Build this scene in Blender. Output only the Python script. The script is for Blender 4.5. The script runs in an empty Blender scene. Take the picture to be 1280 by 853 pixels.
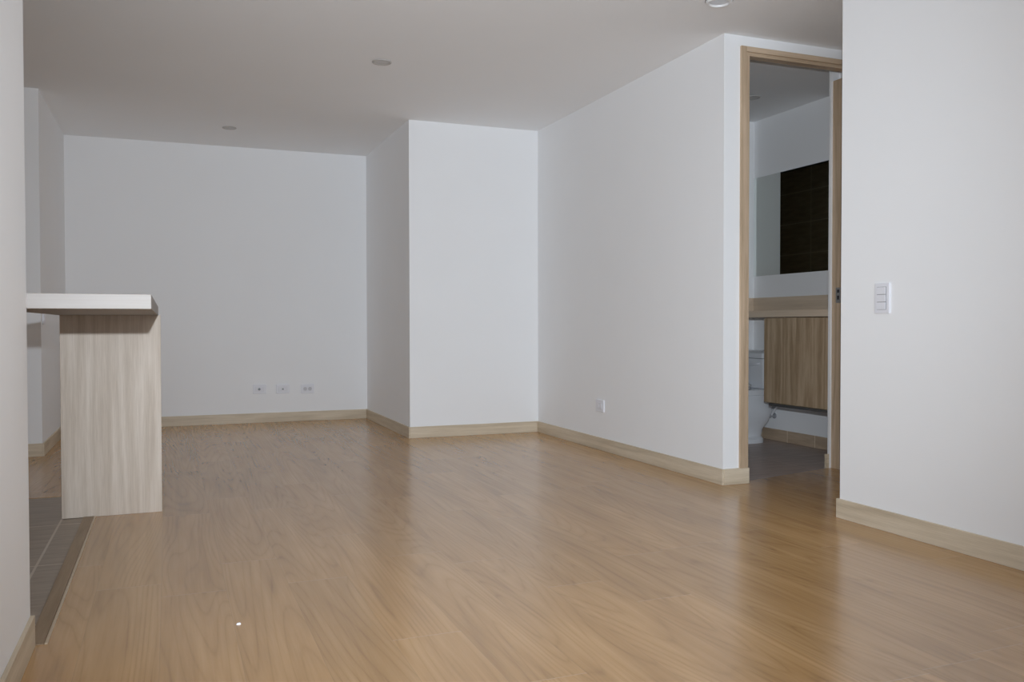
import bpy, bmesh, math, random
from mathutils import Vector, Matrix

random.seed(7)
sc = bpy.context.scene
C = sc.collection

# ------------------------------------------------------------------ camera
YF = -5.0                      # the wall behind the camera
YP = 1.5                       # start of the pier between the kitchen and the living room
YAW, PITCH, ROLL, EYE = math.radians(-21.6875), math.radians(-1.0984), math.radians(-0.086), 0.9
cam = bpy.data.cameras.new('camera')
cam.sensor_width = 36.0
cam.lens = 1079.2 / 1280 * 36
cam.clip_start = 0.02
cam_ob = bpy.data.objects.new('camera', cam)
C.objects.link(cam_ob)
cam_ob.matrix_world = (Matrix.Translation((0, 0, EYE)) @ Matrix.Rotation(YAW, 4, 'Z')
                       @ Matrix.Rotation(math.pi / 2 + PITCH, 4, 'X') @ Matrix.Rotation(ROLL, 4, 'Z'))
sc.camera = cam_ob

# ------------------------------------------------------------------ colour management, world, lights
sc.view_settings.view_transform = 'Standard'
sc.view_settings.look = 'None'
sc.view_settings.gamma = 1.0
sc.view_settings.use_curve_mapping = False
sc.view_settings.exposure = 0.05
sc.cycles.max_bounces = 16
sc.cycles.diffuse_bounces = 12
sc.cycles.glossy_bounces = 8

world = bpy.data.worlds.new('world')
sc.world = world
world.use_nodes = True
wb = world.node_tree.nodes['Background']
wb.inputs[0].default_value = (0.80, 0.88, 1.0, 1)
wb.inputs[1].default_value = 0.6


def area(name, loc, direction, sx, sy, power, color=(1, 1, 1), spread=math.pi):
    L = bpy.data.lights.new(name, 'AREA')
    L.shape = 'RECTANGLE'
    L.size, L.size_y = sx, sy
    L.energy = power
    L.color = color
    L.spread = spread
    o = bpy.data.objects.new(name, L)
    C.objects.link(o)
    o.location = loc
    o.rotation_euler = Vector(direction).to_track_quat('-Z', 'Y').to_euler()
    return o


W_FLASH, W_REAR, W_LEFT = 475, 100, 6
# the photographer's flash, a hand's breadth above the lens, its zoomed beam aimed down the room
fl = bpy.data.lights.new('camera_flash', 'SPOT')
fl.energy = W_FLASH
fl.color = (0.895, 0.98, 1.07)
fl.spot_size = math.radians(84)
fl.spot_blend = 1.0
fl.shadow_soft_size = 0.012
flo = bpy.data.objects.new('camera_flash', fl)
C.objects.link(flo)
flo.location = (0.02, 0.0, 1.085)
flo.rotation_euler = Vector((0.34, 1.0, 0.05)).to_track_quat('-Z', 'Y').to_euler()
# daylight through the balcony window behind the camera and the big window on the left, both out of view
area('window_daylight', (-1.1, YF + 0.1, 1.15), (0, 1, 0), 3.3, 2.1, W_REAR, (0.755, 0.92, 1.08))
area('window_daylight', (-2.9, -1.3, 1.15), (1, 0, 0), 3.9, 2.1, W_LEFT, (0.755, 0.92, 1.08))

# ------------------------------------------------------------------ material helpers


class NT:
    def __init__(self, name):
        self.m = bpy.data.materials.new(name)
        self.m.use_nodes = True
        self.t = self.m.node_tree
        self.b = self.t.nodes['Principled BSDF']

    def node(self, kind, **kw):
        n = self.t.nodes.new(kind)
        for k, v in kw.items():
            setattr(n, k, v)
        return n

    def put(self, sock, v):
        if hasattr(v, 'is_linked') or hasattr(v, 'links'):
            self.t.links.new(v, sock)
        else:
            sock.default_value = v

    def math(self, op, a, b=0.0, c=0.0):
        n = self.node('ShaderNodeMath', operation=op)
        self.put(n.inputs[0], a)
        self.put(n.inputs[1], b)
        self.put(n.inputs[2], c)
        return n.outputs[0]

    def coords(self):
        tc = self.node('ShaderNodeTexCoord')
        s = self.node('ShaderNodeSeparateXYZ')
        self.t.links.new(tc.outputs['Object'], s.inputs[0])
        return s.outputs[0], s.outputs[1], s.outputs[2]

    def vec(self, x, y, z):
        n = self.node('ShaderNodeCombineXYZ')
        self.put(n.inputs[0], x)
        self.put(n.inputs[1], y)
        self.put(n.inputs[2], z)
        return n.outputs[0]

    def noise(self, vec, scale=1.0, detail=2.0, rough=0.5, dist=0.0):
        n = self.node('ShaderNodeTexNoise')
        self.t.links.new(vec, n.inputs['Vector'])
        n.inputs['Scale'].default_value = scale
        n.inputs['Detail'].default_value = detail
        n.inputs['Roughness'].default_value = rough
        n.inputs['Distortion'].default_value = dist
        return n.outputs[0]

    def rand(self, vec):
        n = self.node('ShaderNodeTexWhiteNoise', noise_dimensions='3D')
        self.t.links.new(vec, n.inputs['Vector'])
        return n.outputs['Value']

    def ramp(self, fac, stops, interp='LINEAR'):
        n = self.node('ShaderNodeValToRGB')
        n.color_ramp.interpolation = interp
        e = n.color_ramp.elements
        while len(e) < len(stops):
            e.new(0.5)
        for i, (p, c) in enumerate(stops):
            e[i].position = p
            e[i].color = (*c, 1) if len(c) == 3 else c
        self.put(n.inputs[0], fac)
        return n.outputs[0]

    def mix(self, fac, a, b, mode='MIX'):
        n = self.node('ShaderNodeMix', data_type='RGBA', blend_type=mode)
        self.put(n.inputs[0], fac)
        self.put(n.inputs[6], a if not isinstance(a, tuple) else (*a, 1))
        self.put(n.inputs[7], b if not isinstance(b, tuple) else (*b, 1))
        return n.outputs[2]

    def bump(self, height, strength=0.1, dist=0.01):
        n = self.node('ShaderNodeBump')
        n.inputs['Strength'].default_value = strength
        n.inputs['Distance'].default_value = dist
        self.put(n.inputs['Height'], height)
        self.t.links.new(n.outputs[0], self.b.inputs['Normal'])


def plain(name, col, rough=0.5, metal=0.0, spec=0.5):
    n = NT(name)
    n.b.inputs['Base Color'].default_value = (*col, 1)
    n.b.inputs['Roughness'].default_value = rough
    n.b.inputs['Metallic'].default_value = metal
    n.b.inputs['Specular IOR Level'].default_value = spec
    return n.m


def paint(name, col, rough=0.75):
    n = NT(name)
    x, y, z = n.coords()
    f = n.noise(n.vec(x, y, z), 2.5, 3)
    c2 = tuple(v * 0.975 for v in col)
    n.put(n.b.inputs['Base Color'], n.mix(f, c2, col))
    n.b.inputs['Roughness'].default_value = rough
    n.b.inputs['Specular IOR Level'].default_value = 0.25
    n.bump(n.noise(n.vec(x, y, z), 220, 2), 0.04, 0.002)
    return n.m


def wood(name, dark, mid, light, axis='Z', rough=0.45, ring=6.0, fine=1.0):
    """Oak veneer, grain along the given axis."""
    n = NT(name)
    x, y, z = n.coords()
    a = {'X': x, 'Y': y, 'Z': z}[axis]
    o = [v for k, v in (('X', x), ('Y', y), ('Z', z)) if k != axis]
    fib = n.noise(n.vec(n.math('MULTIPLY', o[0], 260), n.math('MULTIPLY', o[1], 260), n.math('MULTIPLY', a, 9)), 1.0, 3, 0.6)
    big = n.noise(n.vec(n.math('MULTIPLY', o[0], 7), n.math('MULTIPLY', o[1], 7), n.math('MULTIPLY', a, 0.55)), 1.0, 2, 0.5)
    rings = n.math('PINGPONG', n.math('MULTIPLY', big, ring), 0.5)
    band = n.noise(n.vec(n.math('MULTIPLY', o[0], 38), n.math('MULTIPLY', o[1], 38), n.math('MULTIPLY', a, 1.2)), 1.0, 2, 0.5)
    f = n.math('ADD', n.math('MULTIPLY', fib, 0.55 * fine), n.math('MULTIPLY', rings, 0.5))
    f = n.math('ADD', f, n.math('MULTIPLY', band, 0.45))
    col = n.ramp(f, [(0.28, dark), (0.58, mid), (0.88, light)])
    n.put(n.b.inputs['Base Color'], col)
    n.b.inputs['Roughness'].default_value = rough
    n.b.inputs['Specular IOR Level'].default_value = 0.35
    n.bump(fib, 0.12, 0.001)
    return n.m


def floor_wood():
    n = NT('oak_laminate_floor')
    x, y, z = n.coords()
    W, LEN = 0.205, 1.29
    rx = n.math('DIVIDE', n.math('ADD', x, 0.03 + 10 * W), W)
    row = n.math('FLOOR', rx)
    fx = n.math('FRACT', rx)
    off = n.rand(n.vec(row, 3.7, 1.1))
    ry = n.math('ADD', n.math('DIVIDE', n.math('ADD', y, 20.0), LEN), off)
    colm = n.math('FLOOR', ry)
    fy = n.math('FRACT', ry)
    pid = n.rand(n.vec(row, colm, 0.5))
    pid2 = n.rand(n.vec(row, colm, 9.5))
    shift = n.math('MULTIPLY', pid, 57.0)
    # cathedral grain: contour lines of a field stretched along the plank
    field = n.noise(n.vec(n.math('MULTIPLY', x, 3.4), n.math('ADD', n.math('MULTIPLY', y, 0.30), shift), shift), 1.0, 1.6, 0.42, 0.25)
    c1 = n.math('PINGPONG', n.math('MULTIPLY', field, 36.0), 0.5)
    lines = n.ramp(c1, [(0.0, (0, 0, 0)), (0.12, (0.6, 0.6, 0.6)), (0.5, (1, 1, 1))])
    # fine pores and longer streaks
    pores = n.noise(n.vec(n.math('MULTIPLY', x, 105), n.math('ADD', n.math('MULTIPLY', y, 4), shift), shift), 1.0, 3, 0.6)
    streak = n.noise(n.vec(n.math('MULTIPLY', x, 34), n.math('ADD', n.math('MULTIPLY', y, 0.9), shift), shift), 1.0, 3, 0.55)
    heart = n.noise(n.vec(n.math('MULTIPLY', x, 7.5), n.math('ADD', n.math('MULTIPLY', y, 1.3), shift), shift), 1.0, 2, 0.5)
    f = n.math('ADD', n.math('MULTIPLY', lines, n.math('MULTIPLY', heart, 0.29)), n.math('MULTIPLY_ADD', pores, 0.24, 0.05))
    f = n.math('ADD', f, n.math('MULTIPLY', streak, 0.40))
    f = n.math('ADD', f, n.math('MULTIPLY', heart, 0.22))
    base = n.ramp(f, [(0.26, FLOOR_DARK), (0.54, FLOOR_MID), (0.82, FLOOR_LIGHT)])
    tint = n.mix(pid2, (0.93, 0.925, 0.92), (1.05, 1.04, 1.03))
    base = n.mix(1.0, base, tint, 'MULTIPLY')
    # hairline seams, a touch lighter along the ends
    ex = n.math('LESS_THAN', n.math('MINIMUM', fx, n.math('SUBTRACT', 1.0, fx)), 0.004)
    ey = n.math('LESS_THAN', n.math('MINIMUM', fy, n.math('SUBTRACT', 1.0, fy)), 0.0016)
    base = n.mix(n.math('MULTIPLY', ex, 0.30), base, (0.20, 0.13, 0.07))
    base = n.mix(n.math('MULTIPLY', ey, 0.25), base, (0.62, 0.50, 0.36))
    n.put(n.b.inputs['Base Color'], base)
    rr = FLOOR_ROUGH
    n.put(n.b.inputs['Roughness'], rr)
    n.b.inputs['Specular IOR Level'].default_value = 0.9
    n.b.inputs['IOR'].default_value = 1.74
    return n.m


def tile(name, col, col2, grout, axes, size, origin, gw=0.004, rough=0.4, streak_axis=0):
    n = NT(name)
    co = n.coords()
    u = n.math('DIVIDE', n.math('ADD', co[axes[0]], 40 * size[0] - origin[0]), size[0])
    v = n.math('DIVIDE', n.math('ADD', co[axes[1]], 40 * size[1] - origin[1]), size[1])
    fu, fv = n.math('FRACT', u), n.math('FRACT', v)
    eu = n.math('LESS_THAN', n.math('MINIMUM', fu, n.math('SUBTRACT', 1.0, fu)), gw / size[0])
    ev = n.math('LESS_THAN', n.math('MINIMUM', fv, n.math('SUBTRACT', 1.0, fv)), gw / size[1])
    pid = n.rand(n.vec(n.math('FLOOR', u), n.math('FLOOR', v), 2.5))
    k = [6.0, 6.0, 6.0]
    for i in range(3):
        if i != axes[streak_axis]:
            k[i] = 42.0
    st = n.noise(n.vec(n.math('MULTIPLY', co[0], k[0]), n.math('MULTIPLY', co[1], k[1]), n.math('ADD', n.math('MULTIPLY', co[2], k[2]), n.math('MULTIPLY', pid, 30))), 1.0, 3, 0.55)
    c = n.ramp(st, [(0.3, col), (0.7, col2)])
    c = n.mix(n.math('MAXIMUM', eu, ev), c, grout)
    n.put(n.b.inputs['Base Color'], c)
    n.b.inputs['Roughness'].default_value = rough
    return n.m


FLOOR_DARK, FLOOR_MID, FLOOR_LIGHT = (0.234, 0.124, 0.041), (0.447, 0.255, 0.095), (0.589, 0.360, 0.155)
FLOOR_ROUGH = 0.23

M_WALL = paint('white_wall_paint', (0.905, 0.91, 0.918))
M_CEIL = paint('white_ceiling_paint', (0.90, 0.905, 0.912), 0.85)
M_FLOOR = floor_wood()
M_BASEX = wood('beige_oak_skirting_x', (0.458, 0.373, 0.265), (0.610, 0.513, 0.382), (0.741, 0.643, 0.503), 'X', 0.45)
M_BASEY = wood('beige_oak_skirting_y', (0.458, 0.373, 0.265), (0.610, 0.513, 0.382), (0.741, 0.643, 0.503), 'Y', 0.45)
M_FRAMEZ = wood('brown_oak_frame_z', (0.336, 0.237, 0.151), (0.510, 0.379, 0.258), (0.650, 0.497, 0.358), 'Z', 0.45)
M_FRAMEX = wood('brown_oak_frame_x', (0.336, 0.237, 0.151), (0.510, 0.379, 0.258), (0.650, 0.497, 0.358), 'X', 0.45)
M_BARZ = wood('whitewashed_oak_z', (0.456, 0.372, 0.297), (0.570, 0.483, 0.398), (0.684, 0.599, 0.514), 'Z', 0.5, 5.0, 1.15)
M_BARX = wood('whitewashed_oak_x_dimmed', (0.270, 0.240, 0.215), (0.315, 0.285, 0.262), (0.345, 0.318, 0.298), 'X', 0.5, 5.0, 0.8)  # bar top coloured darker than the panel's oak to offset the close flash
M_CAB = wood('brown_oak_cabinet', (0.21, 0.138, 0.075), (0.39, 0.28, 0.175), (0.56, 0.43, 0.295), 'Z', 0.45, 6.0, 1.2)
M_COUNTER = wood('brown_stone_counter', (0.575, 0.460, 0.347), (0.690, 0.564, 0.431), (0.782, 0.655, 0.515), 'Y', 0.4, 3.0, 0.6)
M_KTILE = tile('taupe_kitchen_tile', (0.30, 0.245, 0.19), (0.385, 0.32, 0.255), (0.56, 0.49, 0.41), (0, 1), (0.44, 0.717), (-0.468, 3.645), 0.0045, 0.42)
M_BTILE = tile('dark_bathroom_tile', (0.36, 0.285, 0.25), (0.52, 0.425, 0.38), (0.66, 0.56, 0.51), (0, 1), (0.60, 0.30), (3.1, 4.45), 0.003, 0.4)
M_SKIRT = tile('brown_bathroom_skirting_tile', (0.444, 0.330, 0.230), (0.576, 0.443, 0.316), (0.792, 0.673, 0.529), (1, 2), (0.30, 0.60), (5.295, -0.2), 0.003, 0.4)
M_STILE_X = tile('dark_shower_tile_side', (0.33, 0.27, 0.17), (0.45, 0.37, 0.24), (0.62, 0.54, 0.38), (1, 2), (0.60, 0.30), (6.0, 0.08), 0.004, 0.35)
M_STILE_Y = tile('dark_shower_tile_end', (0.33, 0.27, 0.17), (0.45, 0.37, 0.24), (0.62, 0.54, 0.38), (0, 2), (0.60, 0.30), (3.1, 0.08), 0.004, 0.35)
M_PLASTIC = plain('white_plastic', (0.80, 0.805, 0.85), 0.4)
M_PLASTIC2 = plain('white_plastic_insert', (0.76, 0.76, 0.80), 0.4)
M_DARK = plain('dark_slot', (0.03, 0.03, 0.035), 0.5)
M_LAMPRING = plain('grey_lamp_trim', (0.50, 0.48, 0.46), 0.5)
M_LAMPRIM = plain('white_lamp_trim', (0.82, 0.82, 0.82), 0.35)
M_LENS = plain('frosted_lamp_lens', (0.70, 0.73, 0.78), 0.3)
M_LENSD = plain('dull_lamp_lens', (0.60, 0.59, 0.58), 0.5)
M_CERAMIC = plain('white_ceramic', (0.78, 0.80, 0.83), 0.12)
M_CHROME = plain('chrome', (0.75, 0.76, 0.78), 0.3, 0.85)
M_MIRROR = plain('mirror_glass', (0.86, 0.90, 0.88), 0.01, 1.0)
M_MIREDGE = plain('mirror_edge', (0.75, 0.78, 0.76), 0.3)
M_BLACKM = plain('black_lever_and_ceiling_shade', (0.018, 0.014, 0.012), 0.4)
M_GREYM = plain('grey_aluminium_profile', (0.20, 0.20, 0.20), 0.4, 0.6)
M_ALU = plain('white_window_frame', (0.75, 0.75, 0.75), 0.4)
M_VALVE = plain('satin_grey_metal', (0.32, 0.32, 0.34), 0.4)
M_HOSE = plain('white_braided_hose', (0.75, 0.76, 0.78), 0.4)


def glass_pane():
    n = NT('window_glass')
    n.b.inputs['Base Color'].default_value = (1, 1, 1, 1)
    n.b.inputs['Roughness'].default_value = 0.0
    n.b.inputs['Transmission Weight'].default_value = 1.0
    n.b.inputs['IOR'].default_value = 1.02
    return n.m


M_GLASS = glass_pane()

# ------------------------------------------------------------------ mesh helpers


def add_box(bm, x0, x1, y0, y1, z0, z1, bevel=0.0, seg=2):
    r = bmesh.ops.create_cube(bm, size=1.0)
    vs = r['verts']
    bmesh.ops.scale(bm, vec=(x1 - x0, y1 - y0, z1 - z0), verts=vs)
    bmesh.ops.translate(bm, vec=((x0 + x1) / 2, (y0 + y1) / 2, (z0 + z1) / 2), verts=vs)
    if bevel:
        es = list({e for v in vs for e in v.link_edges})
        bmesh.ops.bevel(bm, geom=es, offset=bevel, segments=seg, profile=0.5, affect='EDGES')
    return bm


def bx(*a, **k):
    return add_box(bmesh.new(), *a, **k)


def prism(pts, z0, z1):
    bm = bmesh.new()
    f = bm.faces.new([bm.verts.new((x, y, z1)) for x, y in pts])
    r = bmesh.ops.extrude_face_region(bm, geom=[f])
    bmesh.ops.translate(bm, vec=(0, 0, z0 - z1), verts=[v for v in r['geom'] if isinstance(v, bmesh.types.BMVert)])
    bmesh.ops.recalc_face_normals(bm, faces=bm.faces)
    return bm


def lathe(profile, n=40, center=(0, 0, 0), axis='Z'):
    """Revolve (radius, height) pairs."""
    bm = bmesh.new()
    rings = []
    for r, h in profile:
        if r < 1e-6:
            rings.append([bm.verts.new((0, 0, h))])
        else:
            rings.append([bm.verts.new((r * math.cos(2 * math.pi * i / n), r * math.sin(2 * math.pi * i / n), h)) for i in range(n)])
    for a, b in zip(rings, rings[1:]):
        for i in range(n):
            j = (i + 1) % n
            if len(a) == 1:
                bm.faces.new((a[0], b[i], b[j]))
            elif len(b) == 1:
                bm.faces.new((a[i], a[j], b[0]))
            else:
                bm.faces.new((a[i], a[j], b[j], b[i]))
    if axis == 'Y':
        bmesh.ops.rotate(bm, cent=(0, 0, 0), matrix=Matrix.Rotation(math.pi / 2, 3, 'X'), verts=bm.verts)
    if axis == 'X':
        bmesh.ops.rotate(bm, cent=(0, 0, 0), matrix=Matrix.Rotation(-math.pi / 2, 3, 'Y'), verts=bm.verts)
    bmesh.ops.translate(bm, vec=center, verts=bm.verts)
    bmesh.ops.recalc_face_normals(bm, faces=bm.faces)
    return bm


def loft(sections, cap=True):
    """sections: lists of 3D points with the same count."""
    bm = bmesh.new()
    rings = [[bm.verts.new(p) for p in s] for s in sections]
    n = len(rings[0])
    for a, b in zip(rings, rings[1:]):
        for i in range(n):
            j = (i + 1) % n
            bm.faces.new((a[i], a[j], b[j], b[i]))
    if cap:
        bm.faces.new(rings[0])
        bm.faces.new(rings[-1])
    bmesh.ops.recalc_face_normals(bm, faces=bm.faces)
    return bm


def egg(cx, cy, z, back, front, half, n=40, p=2.3):
    """Toilet-like outline: its back towards +X, its front towards -X."""
    pts = []
    for i in range(n):
        t = 2 * math.pi * i / n
        c, s = math.cos(t), math.sin(t)
        ex = 2.0 / (p + 0.9) if c > 0 else 2.0 / 2.0
        x = (back if c > 0 else front) * math.copysign(abs(c) ** ex, c)
        yy = half * math.copysign(abs(s) ** (2.0 / p if c > 0 else 2.0 / 2.0), s)
        pts.append((cx + x, cy + yy, z))
    return pts


def tube(points, r, n=10):
    bm = bmesh.new()
    pts = [Vector(p) for p in points]
    rings = []
    for i, p in enumerate(pts):
        d = (pts[min(i + 1, len(pts) - 1)] - pts[max(i - 1, 0)]).normalized()
        u = d.orthogonal().normalized() if i == 0 else (rings_u - d * rings_u.dot(d)).normalized()
        rings_u = u
        w = d.cross(u)
        rings.append([bm.verts.new(p + r * (math.cos(2 * math.pi * k / n) * u + math.sin(2 * math.pi * k / n) * w)) for k in range(n)])
    for a, b in zip(rings, rings[1:]):
        for i in range(n):
            j = (i + 1) % n
            bm.faces.new((a[i], a[j], b[j], b[i]))
    bm.faces.new(rings[0])
    bm.faces.new(rings[-1])
    bmesh.ops.recalc_face_normals(bm, faces=bm.faces)
    return bm


def obj(name, bm, mat, parent=None, smooth=False):
    me = bpy.data.meshes.new(name)
    bm.to_mesh(me)
    bm.free()
    me.materials.append(mat)
    if smooth:
        for p in me.polygons:
            p.use_smooth = True
        try:
            me.set_sharp_from_angle(angle=math.radians(40))
        except Exception:
            pass
    o = bpy.data.objects.new(name, me)
    C.objects.link(o)
    if parent is not None:
        o.parent = parent
        o.matrix_parent_inverse = Matrix.Translation(-parent.location)
    return o


def struct(name, bm, mat):
    o = obj(name, bm, mat)
    o['kind'] = 'structure'
    return o


def tag(o, label, cat, group=None):
    o['label'] = label
    o['category'] = cat
    if group:
        o['group'] = group
    return o


def thing(name, label, cat, loc, group=None):
    o = bpy.data.objects.new(name, None)
    o.empty_display_size = 0.1
    C.objects.link(o)
    o.location = loc
    return tag(o, label, cat, group)


# ------------------------------------------------------------------ the room shell
H = 2.513
XL, XLF = -0.366, -0.354          # near left wall: plaster face, skirting face
YL = 2.725                        # its far end
XR = 2.892                        # near right wall face
YR = 3.152                        # its far end
XS = 2.875                        # far right wall face
YD = 4.04                         # door wall face
YM = 6.64                         # middle wall face
XJ = 1.770                        # side of the projecting corner
YB = 8.225                        # back wall face
XK, YK = -0.812, 6.69             # wall stub beyond the kitchen
XB, YBB = 4.36, 5.72              # bathroom: mirror wall face, end wall face
YBI = 4.262                       # bathroom: inner face of the door wall
JR = 3.838                        # right door jamb face

struct('floor', prism([(-3.0, YF), (6.0, YF), (6.0, 4.27), (3.83, 4.27), (3.06, 4.085), (2.95, 4.085), (2.95, 8.4), (-3.0, 8.4), (-3.0, 5.075), (-0.375, 5.075), (-0.375, YP), (-3.0, YP)], -0.03, 0.0), M_FLOOR)
struct('floor_kitchen', prism([(-3.0, YP + 0.003), (-0.378, YP + 0.003), (-0.378, 5.071), (-3.0, 5.071)], -0.03, -0.002), M_KTILE)
struct('floor_bathroom', prism([(2.953, 4.089), (3.06, 4.089), (3.83, 4.274), (4.5, 4.274), (4.5, 7.4), (2.953, 7.4)], -0.03, -0.001), M_BTILE)
struct('ceiling', bx(-3.1, 6.1, YF - 0.15, 8.4, H, H + 0.12), M_CEIL)

struct('wall_left', bx(-0.52, XL, YP, YL, 0, H), M_WALL)
struct('wall_partition', bx(-3.0, -0.52, YP, YP + 0.12, 0, H), M_WALL)
struct('wall_kitchen', bx(-3.1, -3.0, YP, YK, 0, H), M_WALL)
bm = bmesh.new()
add_box(bm, -3.1, -3.0, YF, -3.3, 0, H)
add_box(bm, -3.1, -3.0, 0.7, YP, 0, H)
add_box(bm, -3.1, -3.0, -3.3, 0.7, 2.25, H)
struct('wall_living', bm, M_WALL)
struct('wall_left_far', bx(-3.1, XK, YK, 8.37, 0, H), M_WALL)
struct('wall_back', bx(XK, XJ, YB, 8.37, 0, H), M_WALL)
struct('wall_middle', bx(XJ, 2.99, YM, 8.37, 0, H), M_WALL)
struct('wall_right_far', bx(XS, 2.99, YD, YM, 0, H), M_WALL)
bm = bx(2.99, 3.89, YD, YD + 0.075, 2.43, H)
struct('wall_above_door', bm, M_WALL)
bm = bmesh.new()
add_box(bm, 3.89, 6.0, YD, YBI, 0, H)
struct('wall_door', bm, M_WALL)
struct('wall_right', bx(XR, 3.04, YF, YR, 0, H), M_WALL)
struct('wall_hallway', bx(3.04, 6.0, 3.0, YR, 0, H), M_WALL)
struct('wall_hallway_end', bx(6.0, 6.1, 3.0, YBI, 0, H), M_WALL)
struct('wall_mirror_side', bx(XB, 4.5, YBI, 7.4, 0, H), M_WALL)
struct('wall_bathroom_end', bx(4.07, XB, YBB, 7.3, 0, H), M_WALL)
struct('wall_shower_end', bx(2.99, 4.5, 7.3, 7.4, 0, H), M_STILE_Y)
struct('wall_shower_side', bx(2.99, 3.0, 5.72, 7.3, 0, 2.40), M_STILE_X)
struct('wall_shower_return', bx(4.06, 4.07, 5.735, 7.3, 0, 2.40), M_STILE_X)
struct('ceiling_shower', bx(3.0, 4.06, 5.72, 7.3, 2.40, H), M_BLACKM)  # black colour stands in for the shade of an unlit ceiling
struct('wall_bathroom_stub', bx(JR - 0.015, XB, YBI, YBI + 0.015, 0, H), M_WALL)

# wall behind the camera with the balcony window that lights the room
bm = bmesh.new()
add_box(bm, -3.1, -2.8, YF - 0.15, YF, 0, H)
add_box(bm, 0.6, 3.04, YF - 0.15, YF, 0, H)
add_box(bm, -2.8, 0.6, YF - 0.15, YF, 2.25, H)
struct('wall_front', bm, M_WALL)
win = bpy.data.objects.new('window_1', None)
C.objects.link(win)
win.location = (-1.1, YF - 0.08, 0)
win['kind'] = 'structure'
bm = bmesh.new()
for a in ((-2.8, -2.74), (-1.69, -1.63), (-0.57, -0.51), (0.54, 0.6)):
    add_box(bm, a[0], a[1], YF - 0.10, YF - 0.05, 0.0, 2.25)
for a in ((-2.74, -1.69), (-1.63, -0.57), (-0.51, 0.54)):
    add_box(bm, a[0], a[1], YF - 0.10, YF - 0.05, 0.0, 0.06)
    add_box(bm, a[0], a[1], YF - 0.10, YF - 0.05, 2.19, 2.25)
obj('window_frame', bm, M_ALU, win)
for a in ((-2.74, -1.69), (-1.63, -0.57), (-0.51, 0.54)):
    obj('window_pane', bx(a[0], a[1], YF - 0.078, YF - 0.072, 0.06, 2.19), M_GLASS, win)
win = bpy.data.objects.new('window_2', None)
C.objects.link(win)
win.location = (-3.08, -1.3, 0)
win['kind'] = 'structure'
bm = bmesh.new()
for a in ((-3.3, -3.24), (-1.33, -1.27), (0.64, 0.7)):
    add_box(bm, -3.10, -3.05, a[0], a[1], 0.0, 2.25)
for a in ((-3.24, -1.33), (-1.27, 0.64)):
    add_box(bm, -3.10, -3.05, a[0], a[1], 0.0, 0.06)
    add_box(bm, -3.10, -3.05, a[0], a[1], 2.19, 2.25)
obj('window_frame', bm, M_ALU, win)
for a in ((-3.24, -1.33), (-1.27, 0.64)):
    obj('window_pane', bx(-3.078, -3.072, a[0], a[1], 0.06, 2.19), M_GLASS, win)

# skirting boards
HB, TB = 0.0885, 0.012


def skirt(name, x0, x1, y0, y1, mat):
    struct(name, bx(x0, x1, y0, y1, 0.0, HB, bevel=0.0015), mat)


skirt('baseboard_left', XL, XLF, YP, YL, M_BASEY)
skirt('baseboard_left_far', -3.0, XK, YK - TB, YK, M_BASEX)
skirt('baseboard_left_side', XK, XK + TB, YK - TB, YB, M_BASEY)
skirt('baseboard_back', XK + TB, XJ - TB, YB - TB, YB, M_BASEX)
skirt('baseboard_corner', XJ - TB, XJ, YM - TB, YB, M_BASEY)
skirt('baseboard_middle', XJ, XS - TB, YM - TB, YM, M_BASEX)
skirt('baseboard_right_far', XS - TB, XS, YD - TB, YM, M_BASEY)
skirt('baseboard_door', XS, 3.043, YD - 0.016, YD, M_BASEX)
skirt('baseboard_right', XR - TB, XR, YF, YR + TB, M_BASEY)
skirt('baseboard_right_end', XR, 6.0, YR, YR + TB, M_BASEX)
skirt('baseboard_hallway', 3.91, 6.0, YD - TB, YD, M_BASEX)
struct('baseboard_bathroom_stub', bx(JR - 0.036, JR - 0.001, YBI + 0.0005, YBI + 0.017, 0.0, HB, bevel=0.001), M_BASEX)
struct('baseboard_bathroom', bx(XB - 0.010, XB, 4.29, YBB, 0.0, 0.088, bevel=0.001), M_SKIRT)

# strip between the kitchen tiles and the wood floor: brown strip with a pale bead
bm = bx(-0.377, -0.334, YL + 0.004, 4.476, -0.001, 0.0035, bevel=0.001)
struct('trim_1', bm, wood('brown_threshold', (0.20, 0.13, 0.07), (0.30, 0.205, 0.12), (0.37, 0.26, 0.16), 'Y', 0.4))
struct('trim_2', bx(-0.333, -0.324, YL + 0.004, 4.476, -0.001, 0.0045, bevel=0.002), wood('pale_bead', (0.46, 0.36, 0.24), (0.56, 0.45, 0.32), (0.62, 0.52, 0.38), 'Y', 0.35))

# ------------------------------------------------------------------ door frame of the bathroom
door = bpy.data.objects.new('door_1', None)
C.objects.link(door)
door.location = (3.40, YD, 0)
door['kind'] = 'structure'
ZH = 2.405
# left jamb: casing board and inner lip
obj('jamb', bx(2.982, 3.018, YD - 0.014, YD + 0.075, HB, 2.455, bevel=0.0015), M_FRAMEZ, door)
obj('jamb', bx(3.018, 3.041, YD - 0.008, YD + 0.075, HB, ZH, bevel=0.0015), M_FRAMEZ, door)
obj('jamb', bx(JR, 3.890, YD - 0.014, YBI, 0.0, ZH, bevel=0.0015), M_FRAMEZ, door)
obj('door_head', bx(3.018, 3.890, YD - 0.014, YD + 0.030, ZH + 0.02, 2.455, bevel=0.0015), M_FRAMEX, door)
obj('door_head', bx(3.018, 3.890, YD - 0.006, YD + 0.050, ZH, ZH + 0.02, bevel=0.0015), M_FRAMEX, door)
sp = obj('strike_plate', bx(JR - 0.003, JR, 4.185, 4.225, 1.03, 1.125, bevel=0.001), M_CHROME, door)
sp['label'] = 'chrome strike plate'
obj('latch_hole', bx(JR - 0.0045, JR - 0.003, 4.195, 4.212, 1.05, 1.075), M_DARK, sp)
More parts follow.
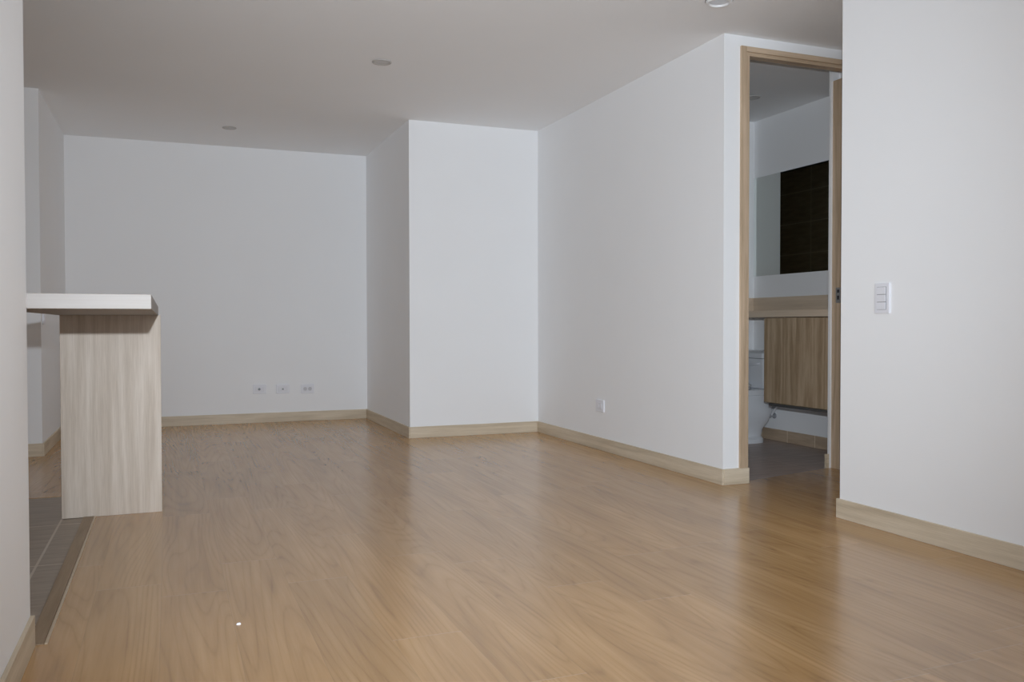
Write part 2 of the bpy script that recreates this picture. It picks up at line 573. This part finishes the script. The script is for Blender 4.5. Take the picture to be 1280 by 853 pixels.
obj('latch_hole', bx(JR - 0.0045, JR - 0.003, 4.195, 4.212, 1.092, 1.112), M_DARK, sp)

# ------------------------------------------------------------------ breakfast bar
bar = thing('breakfast_bar', 'whitewashed oak breakfast bar with thick top on one panel leg by the kitchen tiles', 'breakfast bar', (-0.25, 4.50, 0))
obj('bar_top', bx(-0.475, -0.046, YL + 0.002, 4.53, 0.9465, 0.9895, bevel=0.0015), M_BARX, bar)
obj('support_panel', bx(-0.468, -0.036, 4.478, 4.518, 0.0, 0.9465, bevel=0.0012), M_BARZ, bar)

# ------------------------------------------------------------------ power outlets and switches


def outlet_on_back(xc, zc, label, style):
    t = thing('power_outlet', label, 'outlet', (xc, YB, zc - 0.045), 'outlets low on the back wall')
    w, h = 0.121, 0.086
    obj('cover_plate', bx(xc - w / 2, xc + w / 2, YB - 0.009, YB, zc - h / 2, zc + h / 2, bevel=0.003), M_PLASTIC, t)
    ins = obj('insert', bx(xc - 0.042, xc + 0.042, YB - 0.0115, YB - 0.009, zc - 0.024, zc + 0.024, bevel=0.001), M_PLASTIC2, t)
    if style == 'coax':
        obj('coaxial_socket', lathe([(0, -0.005), (0.011, -0.005), (0.011, 0.003), (0.008, 0.006), (0, 0.006)], 20, (xc - 0.004, YB - 0.0155, zc), 'Y'), M_GREYM, ins)
    elif style == 'phone':
        obj('phone_jack', bx(xc - 0.008, xc + 0.008, YB - 0.0125, YB - 0.0115, zc - 0.010, zc + 0.004), M_GREYM, ins)
    else:
        for s in (-1, 1):
            sk = obj('socket', lathe([(0, -0.001), (0.017, -0.001), (0.017, 0.0005), (0, 0.0005)], 24, (xc + s * 0.022, YB - 0.0125, zc), 'Y'), plain('grey_socket', (0.55, 0.55, 0.58), 0.4), ins)
    return t


outlet_on_back(0.773, 0.309, 'white wall plate with dark round aerial socket, nearest the bar panel', 'coax')
outlet_on_back(0.980, 0.307, 'white wall plate with small jack, between two other plates on back wall', 'phone')
outlet_on_back(1.205, 0.300, 'white double socket outlet on back wall nearest the projecting corner', 'double')

t = thing('power_outlet', 'white double outlet plate low on the long right wall', 'outlet', (XS, 5.508, 0.27))
obj('cover_plate', bx(XS - 0.010, XS, 5.447, 5.570, 0.273, 0.360, bevel=0.003), M_PLASTIC, t)
i2 = obj('insert', bx(XS - 0.0125, XS - 0.010, 5.468, 5.549, 0.293, 0.340, bevel=0.001), M_PLASTIC2, t)
for s in (-1, 1):
    obj('socket', lathe([(0, -0.0008), (0.016, -0.0008), (0.016, 0.0008), (0, 0.0008)], 24, (XS - 0.0132, 5.508 + s * 0.021, 0.3165), 'X'), M_PLASTIC, i2)

t = thing('light_switch', 'white three-rocker light switch on the near right wall', 'light switch', (XR, 2.898, 0.945))
obj('cover_plate', bx(XR - 0.009, XR, 2.856, 2.940, 0.945, 1.078, bevel=0.003), M_PLASTIC, t)
fr = obj('insert', bx(XR - 0.0100, XR - 0.009, 2.872, 2.924, 0.962, 1.061), M_GREYM, t)
for k in range(3):
    z0 = 0.963 + k * 0.0328
    obj('rocker', bx(XR - 0.0135, XR - 0.0100, 2.873, 2.923, z0, z0 + 0.0312, bevel=0.0012), M_PLASTIC, t)

t = thing('light_switch', 'small white switch plate on the far left wall, under the bar top', 'light switch', (XK, 6.79, 0.90))
obj('cover_plate', bx(XK, XK + 0.010, 6.755, 6.825, 0.905, 0.99, bevel=0.003), M_PLASTIC, t)
obj('rocker', bx(XK + 0.010, XK + 0.013, 6.773, 6.807, 0.925, 0.97, bevel=0.001), M_PLASTIC, t)

# ------------------------------------------------------------------ ceiling downlights


def downlight(x, y, r, label, kind):
    t = thing('ceiling_light', label, 'ceiling light', (x, y, H))
    d = 0.016 if kind == 'near' else 0.007
    ring = M_LAMPRIM if kind == 'near' else M_LAMPRING
    if kind == 'near':
        obj('outline_disc', lathe([(0, 0), (r * 1.04, 0), (r * 1.04, -0.004), (0, -0.004)], 48, (x, y, H)), plain('dark_grey_outline', (0.25, 0.23, 0.22), 0.6), t)  # dark grey disc showing as a thin outline round the trim
    obj('trim_ring', lathe([(r, -0.001), (r, -d * 0.6), (r * 0.94, -d), (r * 0.78, -d), (r * 0.70, -d * 0.5), (r * 0.70, -0.002)], 48, (x, y, H)), ring, t, True)
    obj('lens', lathe([(0, -d * 0.7), (r * 0.55, -d * 0.62), (r * 0.71, -d * 0.45), (r * 0.71, -0.001), (0, -0.001)], 48, (x, y, H)), M_LENS if kind == 'near' else M_LENSD, t, True)
    return t


downlight(2.560, 3.640, 0.066, 'round white ceiling light cut off at the top edge, nearest the bathroom door', 'near')
downlight(1.229, 5.245, 0.060, 'round grey recessed ceiling light in the middle of the main ceiling', 'far')
downlight(0.475, 7.440, 0.056, 'small grey recessed ceiling light near the back wall', 'far')
downlight(3.868, 5.095, 0.055, 'recessed ceiling light inside the bathroom, seen beside the door jamb', 'far')

# ------------------------------------------------------------------ bathroom
VX = 3.869          # cabinet front
VY1 = 4.957         # cabinet end towards the toilet
cabt = thing('vanity_cabinet', 'wall-hung brown oak vanity cabinet under the bathroom counter', 'cabinet', (4.10, 4.62, 0.33))
obj('cabinet_body', bx(VX + 0.020, XB, 4.305, VY1, 0.352, 0.944), M_CAB, cabt)
for y0, y1 in ((4.305, 4.630), (4.6315, VY1)):
    obj('cabinet_door', bx(VX, VX + 0.019, y0, y1, 0.358, 0.940, bevel=0.001), M_CAB, cabt)
obj('bottom_profile', bx(VX + 0.002, VX + 0.045, 4.305, VY1 - 0.05, 0.335, 0.3515), M_GREYM, cabt)
ct = thing('vanity_counter', 'brown stone bathroom counter with upstand against the wall', 'counter', (4.10, 4.9, 0.947))
obj('counter_slab', prism([(3.849, 4.30), (3.849, 5.13), (4.11, 5.16), (4.11, YBB), (XB, YBB), (XB, 4.30)], 0.948, 0.992), M_COUNTER, ct)
obj('backsplash', bx(XB - 0.014, XB, 4.30, YBB - 0.014, 0.992, 1.108, bevel=0.001), M_COUNTER, ct)
obj('backsplash', bx(4.10, XB, YBB - 0.014, YBB, 0.992, 1.108, bevel=0.001), M_COUNTER, ct)

mir = thing('wall_mirror', 'wide frameless mirror on the wall above the bathroom counter', 'mirror', (XB, 5.28, 1.275))
obj('mirror_backing', bx(XB - 0.012, XB, 4.72, 5.702, 1.282, 2.056), M_MIREDGE, mir)
obj('mirror_glass', bx(XB - 0.016, XB - 0.012, 4.72, 5.700, 1.280, 2.058), M_MIRROR, mir)

fa = thing('basin_faucet', 'small dark chrome faucet on the counter, cut by the right door jamb', 'faucet', (4.22, 4.58, 0.992))
obj('faucet_base', lathe([(0, 0), (0.026, 0), (0.026, 0.008), (0.018, 0.014), (0.016, 0.085), (0, 0.09)], 24, (4.22, 4.58, 0.9925)), M_CHROME, fa, True)
obj('spout', tube([(4.22, 4.58, 1.06), (4.18, 4.58, 1.07), (4.13, 4.58, 1.068), (4.10, 4.58, 1.055)], 0.010), M_CHROME, fa, True)
obj('lever', tube([(4.22, 4.58, 1.078), (4.225, 4.58, 1.098), (4.19, 4.58, 1.112)], 0.007), M_BLACKM, fa, True)

TY = 5.492
to = thing('toilet', 'white ceramic toilet in the bathroom, partly hidden by the left door jamb', 'toilet', (4.0, TY, 0))
obj('bowl', loft([
    egg(3.98, TY, 0.000, 0.245, 0.150, 0.148, p=3.2),
    egg(3.98, TY, 0.030, 0.243, 0.146, 0.146, p=3.2),
    egg(3.98, TY, 0.048, 0.235, 0.130, 0.126, p=3.2),
    egg(3.985, TY, 0.100, 0.245, 0.135, 0.122, p=3.2),
    egg(3.97, TY, 0.160, 0.300, 0.175, 0.155, p=3.2),
    egg(3.96, TY, 0.230, 0.330, 0.225, 0.178, p=3.2),
    egg(3.95, TY, 0.300, 0.340, 0.258, 0.186, p=3.2),
    egg(3.945, TY, 0.352, 0.342, 0.268, 0.182, p=3.2),
    egg(3.945, TY, 0.362, 0.342, 0.266, 0.178, p=3.2),
    egg(3.945, TY, 0.368, 0.362, 0.276, 0.188, p=3.2),
    egg(3.945, TY, 0.404, 0.362, 0.278, 0.190, p=3.2),
    egg(3.945, TY, 0.410, 0.358, 0.272, 0.184, p=3.2),
    egg(3.945, TY, 0.410, 0.20, 0.20, 0.12)]), M_CERAMIC, to, True)
obj('seat', loft([egg(3.92, TY, 0.412, 0.165, 0.250, 0.180), egg(3.92, TY, 0.415, 0.17, 0.256, 0.186), egg(3.92, TY, 0.426, 0.17, 0.256, 0.186), egg(3.92, TY, 0.430, 0.165, 0.250, 0.180)]), M_CERAMIC, to, True)
obj('seat_lid', loft([egg(3.92, TY, 0.432, 0.175, 0.250, 0.180), egg(3.92, TY, 0.435, 0.18, 0.256, 0.186), egg(3.92, TY, 0.446, 0.18, 0.254, 0.184), egg(3.92, TY, 0.455, 0.165, 0.235, 0.166)]), M_CERAMIC, to, True)


def rrect(x0, x1, y0, y1, z, r=0.03, n=6):
    pts = []
    for cx, cy, a0 in ((x1 - r, y1 - r, 0), (x0 + r, y1 - r, 90), (x0 + r, y0 + r, 180), (x1 - r, y0 + r, 270)):
        for k in range(n + 1):
            a = math.radians(a0 + 90 * k / n)
            pts.append((cx + r * math.cos(a), cy + r * math.sin(a), z))
    return pts


obj('tank', loft([rrect(4.165, 4.338, TY - 0.165, TY + 0.165, 0.412), rrect(4.150, 4.342, TY - 0.178, TY + 0.178, 0.45),
                  rrect(4.140, 4.345, TY - 0.186, TY + 0.186, 0.638)]), M_CERAMIC, to, True)
obj('tank_lid', loft([rrect(4.130, 4.348, TY - 0.195, TY + 0.195, 0.642), rrect(4.126, 4.350, TY - 0.199, TY + 0.199, 0.652),
                      rrect(4.128, 4.350, TY - 0.197, TY + 0.197, 0.680), rrect(4.145, 4.340, TY - 0.180, TY + 0.180, 0.697)]), M_CERAMIC, to, True)
fb = obj('flush_lever', tube([(4.140, TY - 0.13, 0.60), (4.120, TY - 0.13, 0.60), (4.115, TY - 0.10, 0.598), (4.115, TY - 0.05, 0.592)], 0.007), M_PLASTIC, to, True)

ho = thing('water_hose', 'white water hose and angle valve on the wall between toilet and cabinet', 'hose', (4.33, 5.50, 0.19))
obj('hose', tube([(4.325, 5.455, 0.195), (4.322, 5.42, 0.23), (4.315, 5.36, 0.29), (4.30, 5.27, 0.36), (4.28, 5.20, 0.42), (4.27, 5.19, 0.62), (4.27, 5.20, 0.947)], 0.009), M_HOSE, ho, True)
obj('angle_valve', lathe([(0, 0.0), (0.022, 0.0), (0.022, 0.006), (0.011, 0.01), (0.011, 0.04), (0.017, 0.045), (0.017, 0.06), (0, 0.06)], 20, (XB, 5.455, 0.19), 'X'), M_VALVE, ho, True)

# a paint chip on the floor boards
px, py = 0.187, 2.70
tag(obj('paint_chip', loft([[(px - 0.006, py - 0.005, 0.0), (px + 0.007, py - 0.006, 0.0), (px + 0.008, py + 0.004, 0.0), (px - 0.004, py + 0.007, 0.0)],
                            [(px - 0.004, py - 0.003, 0.004), (px + 0.005, py - 0.004, 0.005), (px + 0.005, py + 0.003, 0.004), (px - 0.003, py + 0.004, 0.003)]]), M_PLASTIC),
    'tiny white paint chip lying on the wood floor in the foreground', 'paint chip')
